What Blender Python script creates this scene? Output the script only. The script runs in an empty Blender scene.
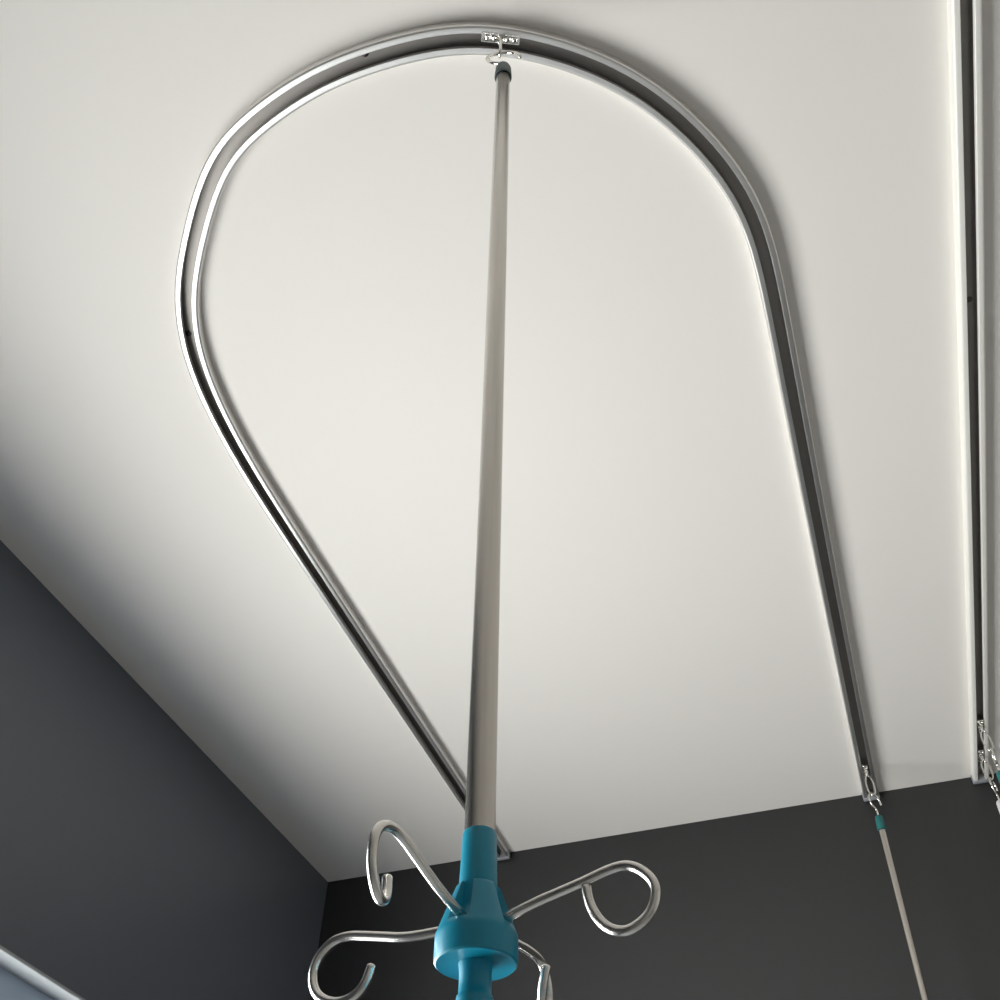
import bpy, bmesh, math
from mathutils import Vector, Matrix, Quaternion
PI = math.pi
C = bpy.context.scene.collection
S = bpy.context.scene

# ------------------------------------------------------------------ helpers
def obj(name, bm, m, parent=None, loc=None, smooth=True, angle=40):
    me = bpy.data.meshes.new(name)
    bmesh.ops.recalc_face_normals(bm, faces=bm.faces)
    if smooth:
        for f in bm.faces:
            f.smooth = True
        for e in bm.edges:
            if len(e.link_faces) == 2 and e.calc_face_angle(0) > math.radians(angle):
                e.smooth = False
    bm.to_mesh(me); bm.free()
    me.materials.append(m)
    o = bpy.data.objects.new(name, me); C.objects.link(o)
    if parent: o.parent = parent
    if loc: o.location = loc
    return o

def empty(name, loc, label, cat, group=None, size=.05):
    o = bpy.data.objects.new(name, None); C.objects.link(o)
    o.empty_display_size = size
    o.location = loc; o['label'] = label; o['category'] = cat
    if group: o['group'] = group
    return o

def box(bm, c, s, M=None):
    vs = []
    for dx in (-.5, .5):
        for dy in (-.5, .5):
            for dz in (-.5, .5):
                v = Vector((c[0]+dx*s[0], c[1]+dy*s[1], c[2]+dz*s[2]))
                vs.append(bm.verts.new(M @ v if M else v))
    for q in ((0,1,3,2),(4,6,7,5),(0,4,5,1),(2,3,7,6),(0,2,6,4),(1,5,7,3)):
        bm.faces.new([vs[i] for i in q])

def bbox(c, s, bev=.002, seg=2):
    bm = bmesh.new(); box(bm, c, s)
    bmesh.ops.bevel(bm, geom=bm.edges[:], offset=bev, segments=seg, affect='EDGES', profile=.5)
    return bm

def lathe(bm, prof, n=48, rf=None):
    rings = []
    for r, z in prof:
        if r <= 1e-6:
            rings.append([bm.verts.new((0, 0, z))]); continue
        ring = []
        for i in range(n):
            a = 2*PI*i/n
            rr = rf(a, r, z) if rf else r
            ring.append(bm.verts.new((rr*math.cos(a), rr*math.sin(a), z)))
        rings.append(ring)
    for A, B in zip(rings, rings[1:]):
        for i in range(n):
            j = (i+1) % n
            if len(A) == 1 and len(B) == 1: break
            if len(A) == 1: bm.faces.new((A[0], B[j], B[i]))
            elif len(B) == 1: bm.faces.new((A[i], A[j], B[0]))
            else: bm.faces.new((A[i], A[j], B[j], B[i]))
    return bm

def catmull(P, k=6):
    P = [Vector(p) for p in P]
    Q = [P[0]*2-P[1]] + P + [P[-1]*2-P[-2]]
    out = []
    for i in range(1, len(Q)-2):
        a, b, c, d = Q[i-1:i+3]
        for j in range(k):
            t = j/k
            out.append(.5*((2*b) + (c-a)*t + (2*a-5*b+4*c-d)*t*t + (3*b-a-3*c+d)*t**3))
    out.append(P[-1])
    return out

def smooth_path(P, n=3):
    P = [Vector(p) for p in P]
    for _ in range(n):
        P = [P[0]] + [(P[i-1]+2*P[i]+P[i+1])/4 for i in range(1, len(P)-1)] + [P[-1]]
    return P

def tube(bm, P, r, n=14, cap=True, closed=False):
    """round wire along P with rounded ends"""
    P = [Vector(p) for p in P]
    N = len(P)
    T = []
    for i in range(N):
        if closed: t = P[(i+1) % N]-P[i-1]
        else: t = P[min(i+1, N-1)]-P[max(i-1, 0)]
        T.append(t.normalized())
    ref = Vector((0, 0, 1)) if abs(T[0].z) < .9 else Vector((1, 0, 0))
    u = (ref - T[0]*ref.dot(T[0])).normalized()
    rings = []
    def ring(c, u, t, rr):
        w = t.cross(u)
        return [bm.verts.new(c + rr*(math.cos(2*PI*k/n)*u + math.sin(2*PI*k/n)*w)) for k in range(n)]
    us = []
    for i in range(N):
        if i:
            q = T[i-1].rotation_difference(T[i]); u = q @ u
            u = (u - T[i]*u.dot(T[i])).normalized()
        us.append(u)
    if cap and not closed:
        rings.append(ring(P[0]-T[0]*r*.45, us[0], T[0], r*.55)); rings.append(ring(P[0]-T[0]*r*.2, us[0], T[0], r*.88))
    for i in range(N): rings.append(ring(P[i], us[i], T[i], r))
    if cap and not closed:
        rings.append(ring(P[-1]+T[-1]*r*.2, us[-1], T[-1], r*.88)); rings.append(ring(P[-1]+T[-1]*r*.45, us[-1], T[-1], r*.55))
    pairs = list(zip(rings, rings[1:]))
    if closed: pairs.append((rings[-1], rings[0]))
    for A, B in pairs:
        off = 0
        if closed and A is rings[-1]:
            off = min(range(n), key=lambda o: sum((A[k].co-B[(k+o) % n].co).length for k in range(n)))
        for k in range(n):
            bm.faces.new((A[k], A[(k+1) % n], B[(k+1+off) % n], B[(k+off) % n]))
    if not closed:
        bm.faces.new(rings[0]); bm.faces.new(rings[-1])
    return bm

def sweep(bm, path, prof, zb):
    """extrude closed profile [(across, z)] along a horizontal path"""
    N = len(path); rows = []
    for i in range(N):
        t = (path[min(i+1, N-1)]-path[max(i-1, 0)]).normalized()
        nrm = Vector((t.y, -t.x, 0))
        rows.append([bm.verts.new(path[i] + nrm*a + Vector((0, 0, zb+z))) for a, z in prof])
    m = len(prof)
    for A, B in zip(rows, rows[1:]):
        for k in range(m):
            bm.faces.new((A[k], A[(k+1) % m], B[(k+1) % m], B[k]))
    bm.faces.new(rows[0]); bm.faces.new(rows[-1])

# ------------------------------------------------------------------ materials
def nodes(name):
    m = bpy.data.materials.new(name); m.use_nodes = True
    nt = m.node_tree
    return m, nt, nt.nodes['Principled BSDF']

def mat(name, col, rough=.5, metal=0, noise=None, bump=None, spec=.5, coat=0, stretch=(1,1,1), rvar=0):
    m, nt, b = nodes(name)
    b.inputs['Base Color'].default_value = (*col, 1)
    b.inputs['Roughness'].default_value = rough
    b.inputs['Metallic'].default_value = metal
    b.inputs['Specular IOR Level'].default_value = spec
    b.inputs['Coat Weight'].default_value = coat
    tc = nt.nodes.new('ShaderNodeTexCoord')
    mp = nt.nodes.new('ShaderNodeMapping'); mp.inputs['Scale'].default_value = stretch
    nt.links.new(tc.outputs['Object'], mp.inputs['Vector'])
    def nz(scale, det=4):
        n = nt.nodes.new('ShaderNodeTexNoise'); n.inputs['Scale'].default_value = scale
        n.inputs['Detail'].default_value = det
        nt.links.new(mp.outputs['Vector'], n.inputs['Vector']); return n
    if noise:
        scale, amt = noise
        n = nz(scale)
        r = nt.nodes.new('ShaderNodeMapRange')
        r.inputs['To Min'].default_value = 1-amt; r.inputs['To Max'].default_value = 1+amt
        nt.links.new(n.outputs['Fac'], r.inputs['Value'])
        x = nt.nodes.new('ShaderNodeVectorMath'); x.operation = 'SCALE'
        x.inputs[0].default_value = col
        nt.links.new(r.outputs['Result'], x.inputs['Scale'])
        nt.links.new(x.outputs['Vector'], b.inputs['Base Color'])
    if rvar:
        n = nz(18)
        r = nt.nodes.new('ShaderNodeMapRange')
        r.inputs['To Min'].default_value = rough-rvar; r.inputs['To Max'].default_value = rough+rvar
        nt.links.new(n.outputs['Fac'], r.inputs['Value']); nt.links.new(r.outputs['Result'], b.inputs['Roughness'])
    if bump:
        scale, st, dist = bump
        n = nz(scale, 6)
        bp = nt.nodes.new('ShaderNodeBump'); bp.inputs['Strength'].default_value = st
        bp.inputs['Distance'].default_value = dist
        nt.links.new(n.outputs['Fac'], bp.inputs['Height']); nt.links.new(bp.outputs['Normal'], b.inputs['Normal'])
    return m

M_ceil = mat('ceiling_paint', (.84, .804, .768), .9, noise=(1.2, .02), bump=(60, .05, .001), spec=.2)
M_wall = mat('charcoal_wall_paint', (.029, .0292, .0305), .42, noise=(1.5, .08), bump=(80, .04, .001), spec=.5)
M_white = mat('white_wall_paint', (.52, .505, .485), .85, bump=(80, .05, .001), spec=.2)
M_floor = mat('vinyl_floor', (.47, .45, .42), .4, noise=(6, .06))
M_alu = mat('anodised_aluminium', (.80, .785, .77), .38, .96, rvar=.05)
M_inside = mat('shaded_channel', (.27, .25, .235), .45, .55)  # darker rail metal, the shade of the slot is in the colour
M_satin = mat('satin_aluminium', (.90, .88, .84), .38, .12, rvar=.05)
M_steel = mat('stainless_steel', (.60, .565, .525), .25, 1, stretch=(60, 60, 1.2), noise=(3, .22), rvar=.05)
M_wire = mat('bright_steel_wire', (.74, .72, .69), .24, 1, rvar=.03)
M_chrome = mat('chrome', (.86, .84, .80), .12, 1)
M_blue = mat('blue_plastic', (.002, .242, .368), .36, spec=.5, noise=(9, .06))
M_teal = mat('teal_plastic', (.01, .15, .15), .4)
M_slate = mat('dark_slate_plastic', (.055, .085, .088), .45)
M_pale = mat('pale_plastic', (.66, .64, .66), .4)
M_grey = mat('grey_plastic', (.30, .31, .34), .45)
M_frame = mat('window_frame_paint', (.50, .60, .74), .35)
M_dark = mat('dark_screw_steel', (.10, .095, .09), .4, 1)

def glass_mat():
    m = bpy.data.materials.new('window_glass'); m.use_nodes = True
    nt = m.node_tree; nt.nodes.clear()
    o = nt.nodes.new('ShaderNodeOutputMaterial'); mx = nt.nodes.new('ShaderNodeMixShader')
    t = nt.nodes.new('ShaderNodeBsdfTransparent'); g = nt.nodes.new('ShaderNodeBsdfGlossy')
    t.inputs['Color'].default_value = (.93, .96, .97, 1); g.inputs['Roughness'].default_value = .01
    mx.inputs[0].default_value = .06; nt.links.new(t.outputs[0], mx.inputs[1])
    nt.links.new(g.outputs[0], mx.inputs[2]); nt.links.new(mx.outputs[0], o.inputs[0])
    return m
M_glass = glass_mat()
M_litwall = mat('lit_charcoal_wall_paint', (.108, .120, .142), .40, noise=(1.5, .08), bump=(80, .04, .001), spec=.5)  # charcoal paint lightened and blued, the window wall's light put in its colour
M_lining = mat('grey_reveal_paint', (.34, .35, .36), .6)

# ------------------------------------------------------------------ room
H = 2.80
XL, YB, XR, YF = -1.377, 2.388, 2.70, -2.60
WT = .20
WY0, WY1, WZ0, WZ1 = .05, 1.86, .62, 2.169          # the window opening in the left wall

def struct(name, bm, m, parent=None, label=None):
    o = obj(name, bm, m, parent, smooth=False)
    if parent is None:
        o['kind'] = 'structure'
        if label: o['label'] = label
    return o

def slab(lo, hi):
    bm = bmesh.new()
    box(bm, [(a+b)/2 for a, b in zip(lo, hi)], [b-a for a, b in zip(lo, hi)])
    return bm

struct('floor', slab((XL-WT, YF-WT, -.1), (XR+WT, YB+WT, 0)), M_floor, label='grey vinyl floor')
struct('ceiling', slab((XL-WT, YF-WT, H), (XR+WT, YB+WT, H+.12)), M_ceil, label='off-white painted ceiling')
struct('wall_back', slab((XL-WT, YB, 0), (XR+WT, YB+WT, H)), M_wall, label='charcoal wall at the end of the ceiling tracks')
struct('wall_right', slab((XR, YF, 0), (XR+WT, YB, H)), M_white, label='pale wall')
struct('wall_front', slab((XL-WT, YF-WT, 0), (XR+WT, YF, H)), M_white, label='pale wall behind the viewer')
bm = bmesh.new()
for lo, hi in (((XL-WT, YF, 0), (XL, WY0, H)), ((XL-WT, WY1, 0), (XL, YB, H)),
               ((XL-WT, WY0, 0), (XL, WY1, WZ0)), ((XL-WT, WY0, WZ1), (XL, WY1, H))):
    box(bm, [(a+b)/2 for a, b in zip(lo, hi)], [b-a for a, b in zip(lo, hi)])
struct('wall_left', bm, M_litwall, label='charcoal window wall, its blue-grey light painted in')
# window: pale reveal lining, a frame with two sashes, panes
win = bpy.data.objects.new('window_1', None); C.objects.link(win)
win.location = (XL, (WY0+WY1)/2, WZ0); win['kind'] = 'structure'; win['label'] = 'window with pale frame set in the charcoal wall'
def wpart(name, boxes, m, bev=.003):
    bm = bmesh.new()
    for lo, hi in boxes:
        box(bm, [(a+b)/2-w for a, b, w in zip(lo, hi, win.location)], [b-a for a, b in zip(lo, hi)])
    if bev: bmesh.ops.bevel(bm, geom=bm.edges[:], offset=bev, segments=2, affect='EDGES')
    return obj(name, bm, m, win, smooth=False)
lt = .006
wpart('reveal_lining', [((XL-.05, WY0, WZ1-lt), (XL+.002, WY1, WZ1)), ((XL-.05, WY0, WZ0+lt), (XL+.002, WY0+lt, WZ1-lt)),
                        ((XL-.05, WY1-lt, WZ0+lt), (XL+.002, WY1, WZ1-lt))], M_lining, .001)
wpart('window_sill', [((XL-.05, WY0, WZ0), (XL+.03, WY1, WZ0+.02))], M_white)
fx0, fx1 = XL-.11, XL-.047
fw = .075
z0, z1 = WZ0, WZ1-.002
wpart('window_frame', [((fx0, WY0, z1-fw), (fx1, WY1, z1)), ((fx0, WY0, z0), (fx1, WY1, z0+fw)),
                       ((fx0, WY0, z0+fw), (fx1, WY0+fw, z1-fw)), ((fx0, WY1-fw, z0+fw), (fx1, WY1, z1-fw)),
                       ((fx0, (WY0+WY1)/2-.035, z0+fw), (fx1, (WY0+WY1)/2+.035, z1-fw))], M_frame)
wpart('window_pane', [((XL-.085, WY0+fw-.01, z0+fw-.01), (XL-.079, WY1-fw+.01, z1-fw+.01))], M_glass, 0)

# ------------------------------------------------------------------ ceiling tracks
RW, RH = .0184, .0200            # half width, depth
# (across, height above the track's underside): a box channel with thick lips beside the slot
half = [(.0086, .0006), (.0092, 0), (.0120, 0), (.0148, .0001), (.0166, .0005), (.0178, .0017), (.0183, .0034), (RW, .0054), (RW, RH)]
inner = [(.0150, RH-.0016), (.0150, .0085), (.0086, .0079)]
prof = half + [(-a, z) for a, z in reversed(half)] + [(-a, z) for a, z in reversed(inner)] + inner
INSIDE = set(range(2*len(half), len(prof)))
ZB = H-RH
def track(name, path, label, screws, caps, m=M_alu):
    base = Vector((path[len(path)//2].x, path[len(path)//2].y, H))
    t = empty(name, base, label, 'ceiling track')
    bm = bmesh.new()
    sweep(bm, [p-Vector((base.x, base.y, 0)) for p in path], prof, ZB-H)
    np_ = len(prof)
    o = obj('rail', bm, m, t, angle=42)
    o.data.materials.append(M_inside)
    for i, f in enumerate(o.data.polygons):            # faces inside the channel get a darker colour for the slot's shade
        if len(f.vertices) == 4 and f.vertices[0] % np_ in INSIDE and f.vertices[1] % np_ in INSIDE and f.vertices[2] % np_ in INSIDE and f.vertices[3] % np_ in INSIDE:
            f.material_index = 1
    for p, d in caps:
        d = Vector(d).normalized(); n = Vector((d.y, -d.x, 0))
        bm = bbox((0, 0, 0), (0.0405, .012, .0230), .0025, 3)
        bm.transform(Matrix(((n.x, d.x, 0, p[0]-base.x), (n.y, d.y, 0, p[1]-base.y), (0, 0, 1, -.01165), (0, 0, 0, 1))))
        c = obj('end_cap', bm, M_grey, t); c['label'] = 'grey plastic end cap'
    for x, y in screws:
        bm = bmesh.new()
        lathe(bm, [(0, -.0032), (.0022, -.0031), (.0040, -.0022), (.0052, -.0004), (.0052, .0004)], 20)
        s = obj('screw', bm, M_dark, t, (x-base.x, y-base.y, -.0019)); s['label'] = 'dark screw head in the slot'
    return t

pts = [(-.8335, 2.372), (-.829, 2.05), (-.825, 1.60), (-.821, 1.20), (-.8185, 1.0), (-.8135, .88), (-.8035, .765), (-.7795, .640), (-.7275, .5435),
       (-.675, .4835), (-.588, .388), (-.52, .357), (-.437, .334), (-.37, .3255), (-.302, .3255), (-.22, .3335), (-.14, .3545), (-.0255, .429), (.048, .514), (.105, .617),
       (.132, .705), (.1415, .795), (.1425, .955), (.1450, 1.145), (.149, 1.50), (.156, 1.95), (.1625, 2.372)]
path = smooth_path(catmull([(x*.9974, y*.9974, 0) if y < 2.37 else (x*.9974, y, 0) for x, y in pts], 8), 50)
track('ceiling_track', path, 'large U-shaped aluminium track looping round on the ceiling',
      [(-.3172, .3195), (-.7715, .6230)], [((-.8315, 2.378), (0, 1, 0)), ((.1621, 2.378), (0, 1, 0))])
tx = lambda y: .4335 - .0036*(y-.5)
path3 = [Vector((tx(y), y, 0)) for y in [-1.6 + .1*i for i in range(40)] + [2.374]]
track('ceiling_track', path3, 'straight aluminium track at the right edge, running to the charcoal wall',
      [(tx(.965), .965), (tx(-.6), -.6)], [((tx(2.38), 2.38), (0, 1, 0))], M_satin)

# ------------------------------------------------------------------ trolleys (carriages running in the slot)
TZ = ZB
def make_trolley(name, label, group):
    t = empty(name, (0, 0, TZ), label, 'track trolley', group)
    # body: two little bracket blocks joined by a plate that runs in the slot
    bm = bmesh.new()
    box(bm, (0, 0, .004), (.050, .0125, .0016))
    for sx in (-1, 1):
        box(bm, (sx*.0242, 0, .0022), (.0018, .0125, .0052))
        for sy in (-1, 1):
            box(bm, (sx*.0135, sy*.0055, .0018), (.0200, .0014, .0052))
    bmesh.ops.bevel(bm, geom=bm.edges[:], offset=.0003, segments=1, affect='EDGES')
    obj('bracket', bm, M_chrome, t)
    for sx in (-.0175, -.0085, .0085, .0175):
        bm = bmesh.new()
        lathe(bm, [(0, -.0042), (.0022, -.0042), (.0040, -.0032), (.0042, -.0016), (.0042, .0032), (.0036, .0042), (0, .0042)], 24)
        bm.transform(Matrix.Translation((sx, 0, .0042)) @ Matrix.Rotation(PI/2, 4, 'X'))
        obj('roller', bm, M_chrome, t)
    bm = bmesh.new()
    lathe(bm, [(0, .005), (.0042, .005), (.0046, .002), (.0046, -.002), (.0032, -.0045), (.0026, -.010), (.0034, -.0125), (.0034, -.0155), (0, -.0165)], 28)
    obj('swivel_pin', bm, M_chrome, t)
    bm = bmesh.new()
    L = []
    for i in range(40):
        a = 2*PI*i/40
        L.append((0, .0085*math.sin(a), -.0393 + .0257*math.copysign(abs(math.cos(a))**.75, math.cos(a))))
    tube(bm, L, .0019, 12, closed=True)
    obj('drop_ring', bm, M_chrome, t)
    return t

# ------------------------------------------------------------------ infusion poles
LTOP = 1.2240                       # pole's foot up to the hanging point at the track's underside
ZF = TZ - LTOP                      # world height of a pole's foot
def lz(z): return z - ZF
HOOKS = [(-9, [(8, 1622), (16, 1624), (26, 1626.5), (37, 1628.5), (48, 1630.5), (56, 1632.3), (64, 1633), (70, 1630.5), (75, 1625), (76, 1619), (73.3, 1613), (68, 1609.3), (62, 1608), (55.5, 1611), (51, 1617), (48.8, 1623), (48.2, 1628)]),
         (81, [(8, 1622), (18, 1624.5), (28, 1627.5), (38, 1629.5), (47, 1630.5), (55, 1630.5), (61, 1628), (64.5, 1622), (64.5, 1615), (61, 1609.5), (56, 1606), (50, 1606), (45, 1609), (42, 1614), (41, 1620)]),
         (171, [(8, 1623.5), (20, 1624), (28, 1624.3), (36, 1625.2), (44, 1627), (54, 1629.3), (63, 1631), (71, 1630.2), (77, 1625.3), (79, 1618), (76.5, 1611), (71, 1606.5), (63.5, 1604.3), (56.5, 1605.5), (51.5, 1609.6), (49.3, 1616)]),
         (261, [(8, 1621.5), (16, 1622.5), (31, 1625), (46, 1629.2), (58, 1632.3), (66, 1632.4), (72, 1629.4), (75, 1623.5), (74.3, 1616), (71, 1610), (66.5, 1606.5), (62, 1606.8), (59.5, 1611), (59, 1617)])]
TWIST = {81: -10.5, 261: -4.0}
AZ = [math.radians(a) for a, _ in HOOKS]
def make_pole(name, label, group, cap_mat):
    t = empty(name, (0, 0, ZF), label, 'infusion pole', group, .1)
    bm = bmesh.new()
    zt, zb = lz(2.652), lz(1.638)
    lathe(bm, [(0, zb), (.0067, zb), (.0067, zb+.002), (.0069, lz(1.90)), (.00755, lz(2.2)), (.0080, zt-.001), (.0076, zt), (0, zt)], 40)
    obj('pole_tube', bm, M_steel, t)
    bm = bmesh.new()                # cap: open below, the tube goes up into it
    z0, z1 = lz(2.6244), lz(2.6608)
    lathe(bm, [(.0083, z0+.004), (.0086, z0), (.0097, z0), (.0102, z0+.0015), (.0100, z0+.012), (.0094, z1-.008), (.0084, z1-.003), (.0060, z1-.0005), (.0028, z1), (0, z1)], 40)
    o = obj('top_cap', bm, cap_mat, t)
    bm = bmesh.new()                # open hook over the trolley's ring
    zc = LTOP - .0825
    P = [(0, 0, z1-.008), (0, 0, z1+.004)]
    for i in range(0, 33):
        a = math.radians(-90 - i*8.6)
        P.append((.0205*math.cos(a), 0, zc+.0205*math.sin(a)))
    P = smooth_path(P, 2)
    tube(bm, P, .0023, 12)
    obj('top_hook', bm, M_chrome, t)
    bm = bmesh.new()                # sleeve
    a, b = lz(1.6365), lz(1.6625)
    lathe(bm, [(0, a-.004), (.0081, a-.004), (.0080, a), (.0073, b-.0012), (.0069, b), (.0064, b)], 40)
    s = obj('sleeve', bm, M_blue, t)
    # hub: drum below, cone above with a recess where each hook goes in
    bm = bmesh.new()
    zr, zs, zq = lz(1.6073), lz(1.6180), lz(1.6375)
    pr = [(0, zr+.0004), (.0064, zr+.0004), (.0120, zr+.0006), (.0156, zr), (.0163, zr+.0006), (.0165, zr+.0022), (.0165, zs-.0015)]
    K = 16
    for i in range(K+1):
        f = i/K
        pr.append((.01645 + (.0092-.01645)*f, zs + (zq-zs)*f))
    pr += [(.0086, zq+.0006), (.0078, zq+.0006), (0, zq+.0004)]
    def rf(a, r, z):
        d = min(abs((a-h+PI) % (2*PI)-PI) for h in AZ)
        f = (z-zs)/(zq-zs)
        if f > .12 and r > .0083:
            hw = math.radians(15)
            if d < hw: return max(.0081, r - .0046*min(1, (f-.12)/.12))
            if d < hw*1.18: return max(.0081, r - .0046*min(1, (f-.12)/.12)*(1-(d-hw)/(hw*.18)))
        return r
    lathe(bm, pr, 240, rf)
    obj('hook_hub', bm, M_blue, t, angle=30)
    bm = bmesh.new()                # plug below the hub
    f0 = 0.0
    lathe(bm, [(0, f0), (.0052, f0), (.0068, f0+.0015), (.0072, f0+.004), (.0072, lz(1.5940)), (.0070, lz(1.5955)), (.0064, lz(1.5962)), (.0063, lz(1.600)), (.0063, lz(1.6045)), (.0066, zr-.0006), (.0068, zr+.0008), (0, zr+.0008)], 40)
    obj('lower_plug', bm, M_blue, t)
    for az, pp in HOOKS:
        a = math.radians(az)
        n = len(pp); tw = TWIST.get(az, 0)
        P = []
        for i, (s, z) in enumerate(pp):
            l = tw*max(0, (i-(n-7))/6)**1.3         # some hooks are bent out of their plane towards the tip
            P.append(Vector(((s*math.cos(a)-l*math.sin(a))*.001, (s*math.sin(a)+l*math.cos(a))*.001, lz(z*.001))))
        P = smooth_path(catmull(P, 6), 4)
        bm = bmesh.new(); tube(bm, P, .00195, 16)
        obj('hook', bm, M_wire, t)
    return t

def copy_tree(o, label=None):
    c = o.copy(); C.objects.link(c)
    if label: c['label'] = label
    for ch in o.children:
        d = ch.copy(); C.objects.link(d); d.parent = c
    return c

G1, G2 = 'roller trolleys in the ceiling tracks', 'infusion poles hanging from the tracks'
def place_trolley(t, x, y, ang):
    t.location = (x, y, TZ); t.rotation_euler = (0, 0, ang)
def place_pole(p, x, y, rz, tilt=(0, 0)):
    q = Quaternion((1, 0, 0), tilt[0]) @ Quaternion((0, 1, 0), tilt[1])
    m = q.to_matrix() @ Matrix.Rotation(rz, 3, 'Z')
    # tilts about the bottom of the trolley's ring, where the hook hangs
    piv = Vector((x, y, TZ-.062))
    p.location = piv + m @ Vector((0, 0, -(LTOP-.062)))
    p.rotation_euler = m.to_euler()

tr = make_trolley('track_trolley', 'chrome roller trolley at the top of the loop, carrying the near pole', G1)
px, py = -.1385, .3560
place_trolley(tr, px, py, math.radians(24))
pole = make_pole('infusion_pole', 'near steel pole down the middle with a blue hub and four wire hooks', G2, M_slate)
place_pole(pole, -.1336, .3566, 0, (0, .0016))
# the hook of the near pole is turned to face along the track
for ch in pole.children:
    if ch.name.startswith('top_hook'): ch.rotation_euler = (0, 0, math.radians(14))

def more(x, y, ang, lt, lp, cap, rz, tilt):
    t2 = copy_tree(tr, lt); place_trolley(t2, x, y, ang)
    p2 = copy_tree(pole, lp)
    for ch in p2.children:
        if ch.name.startswith('top_cap'):
            ch.data = ch.data.copy(); ch.data.materials[0] = cap
    place_pole(p2, x, y, rz, tilt)
more(.1590, 2.247, PI/2, 'chrome roller trolley at the right-hand end of the U-shaped track',
     'thin far pole with a small teal cap, against the charcoal wall', M_teal, math.radians(40), (0, .050))
more(tx(2.137), 2.137, PI/2, 'upper of two chrome trolleys in the straight track at the right edge',
     'pole with a teal cap at the right edge of the picture', M_teal, math.radians(70), (0, .012))
more(tx(2.265), 2.265, PI/2, 'lower of two chrome trolleys in the straight track, nearest the charcoal wall',
     'pole with a pale cap at the right edge, nearest the charcoal wall', M_pale, math.radians(55), (0, .016))

# ------------------------------------------------------------------ light: daylight through the window
w = bpy.data.worlds.new('daylight'); S.world = w; w.use_nodes = True
nt = w.node_tree; bg = nt.nodes['Background']
tc = nt.nodes.new('ShaderNodeTexCoord'); sp = nt.nodes.new('ShaderNodeSeparateXYZ')
mr = nt.nodes.new('ShaderNodeMapRange'); mr.inputs['From Min'].default_value = -1
cr = nt.nodes.new('ShaderNodeValToRGB')
nt.links.new(tc.outputs['Generated'], sp.inputs[0]); nt.links.new(sp.outputs['Z'], mr.inputs['Value'])
nt.links.new(mr.outputs['Result'], cr.inputs['Fac']); nt.links.new(cr.outputs['Color'], bg.inputs['Color'])
e = cr.color_ramp.elements
e[0].position = 0; e[0].color = (.72, .69, .645, 1)
e[1].position = 1; e[1].color = (.50, .57, .68, 1)
for p, c in ((.03, (.72, .69, .645)), (.12, (.74, .705, .66)), (.30, (1.0, .955, .90)), (.39, (1.65, 1.58, 1.49)), (.49, (2.0, 1.91, 1.80)), (.51, (1.3, 1.28, 1.25)), (.65, (.80, .81, .83))):
    x = e.new(p); x.color = (*c, 1)
bg.inputs['Strength'].default_value = 14.6
def portal(name, loc, rot, sx, sy):
    l = bpy.data.lights.new(name, 'AREA'); l.shape = 'RECTANGLE'; l.size = sx; l.size_y = sy; l.cycles.is_portal = True
    o = bpy.data.objects.new(name, l); C.objects.link(o); o.location = loc; o.rotation_euler = rot
portal('window_daylight', (XL-.115, (WY0+WY1)/2, (WZ0+WZ1)/2), (0, -PI/2, 0), WZ1-WZ0, WY1-WY0)

# ------------------------------------------------------------------ camera
cam = bpy.data.cameras.new('camera'); co = bpy.data.objects.new('camera', cam); C.objects.link(co)
cam.sensor_width = 36; cam.lens = 36*.960; cam.clip_start = .02
rt = Vector((0.94481727, 0.32740396, 0.01126797)); up = Vector((0.23738799, -0.70794345, 0.66517893)); fwd = Vector((-0.2257593, 0.62579766, 0.74659897))
co.matrix_world = Matrix(((rt.x, up.x, -fwd.x, 0), (rt.y, up.y, -fwd.y, 0), (rt.z, up.z, -fwd.z, 1.45), (0, 0, 0, 1)))
S.camera = co
S.view_settings.view_transform = 'Standard'; S.view_settings.look = 'None'
S.view_settings.gamma = 1; S.view_settings.use_curve_mapping = False
S.view_settings.exposure = 0.0
S.cycles.max_bounces = 12; S.cycles.diffuse_bounces = 8; S.cycles.caustics_reflective = True
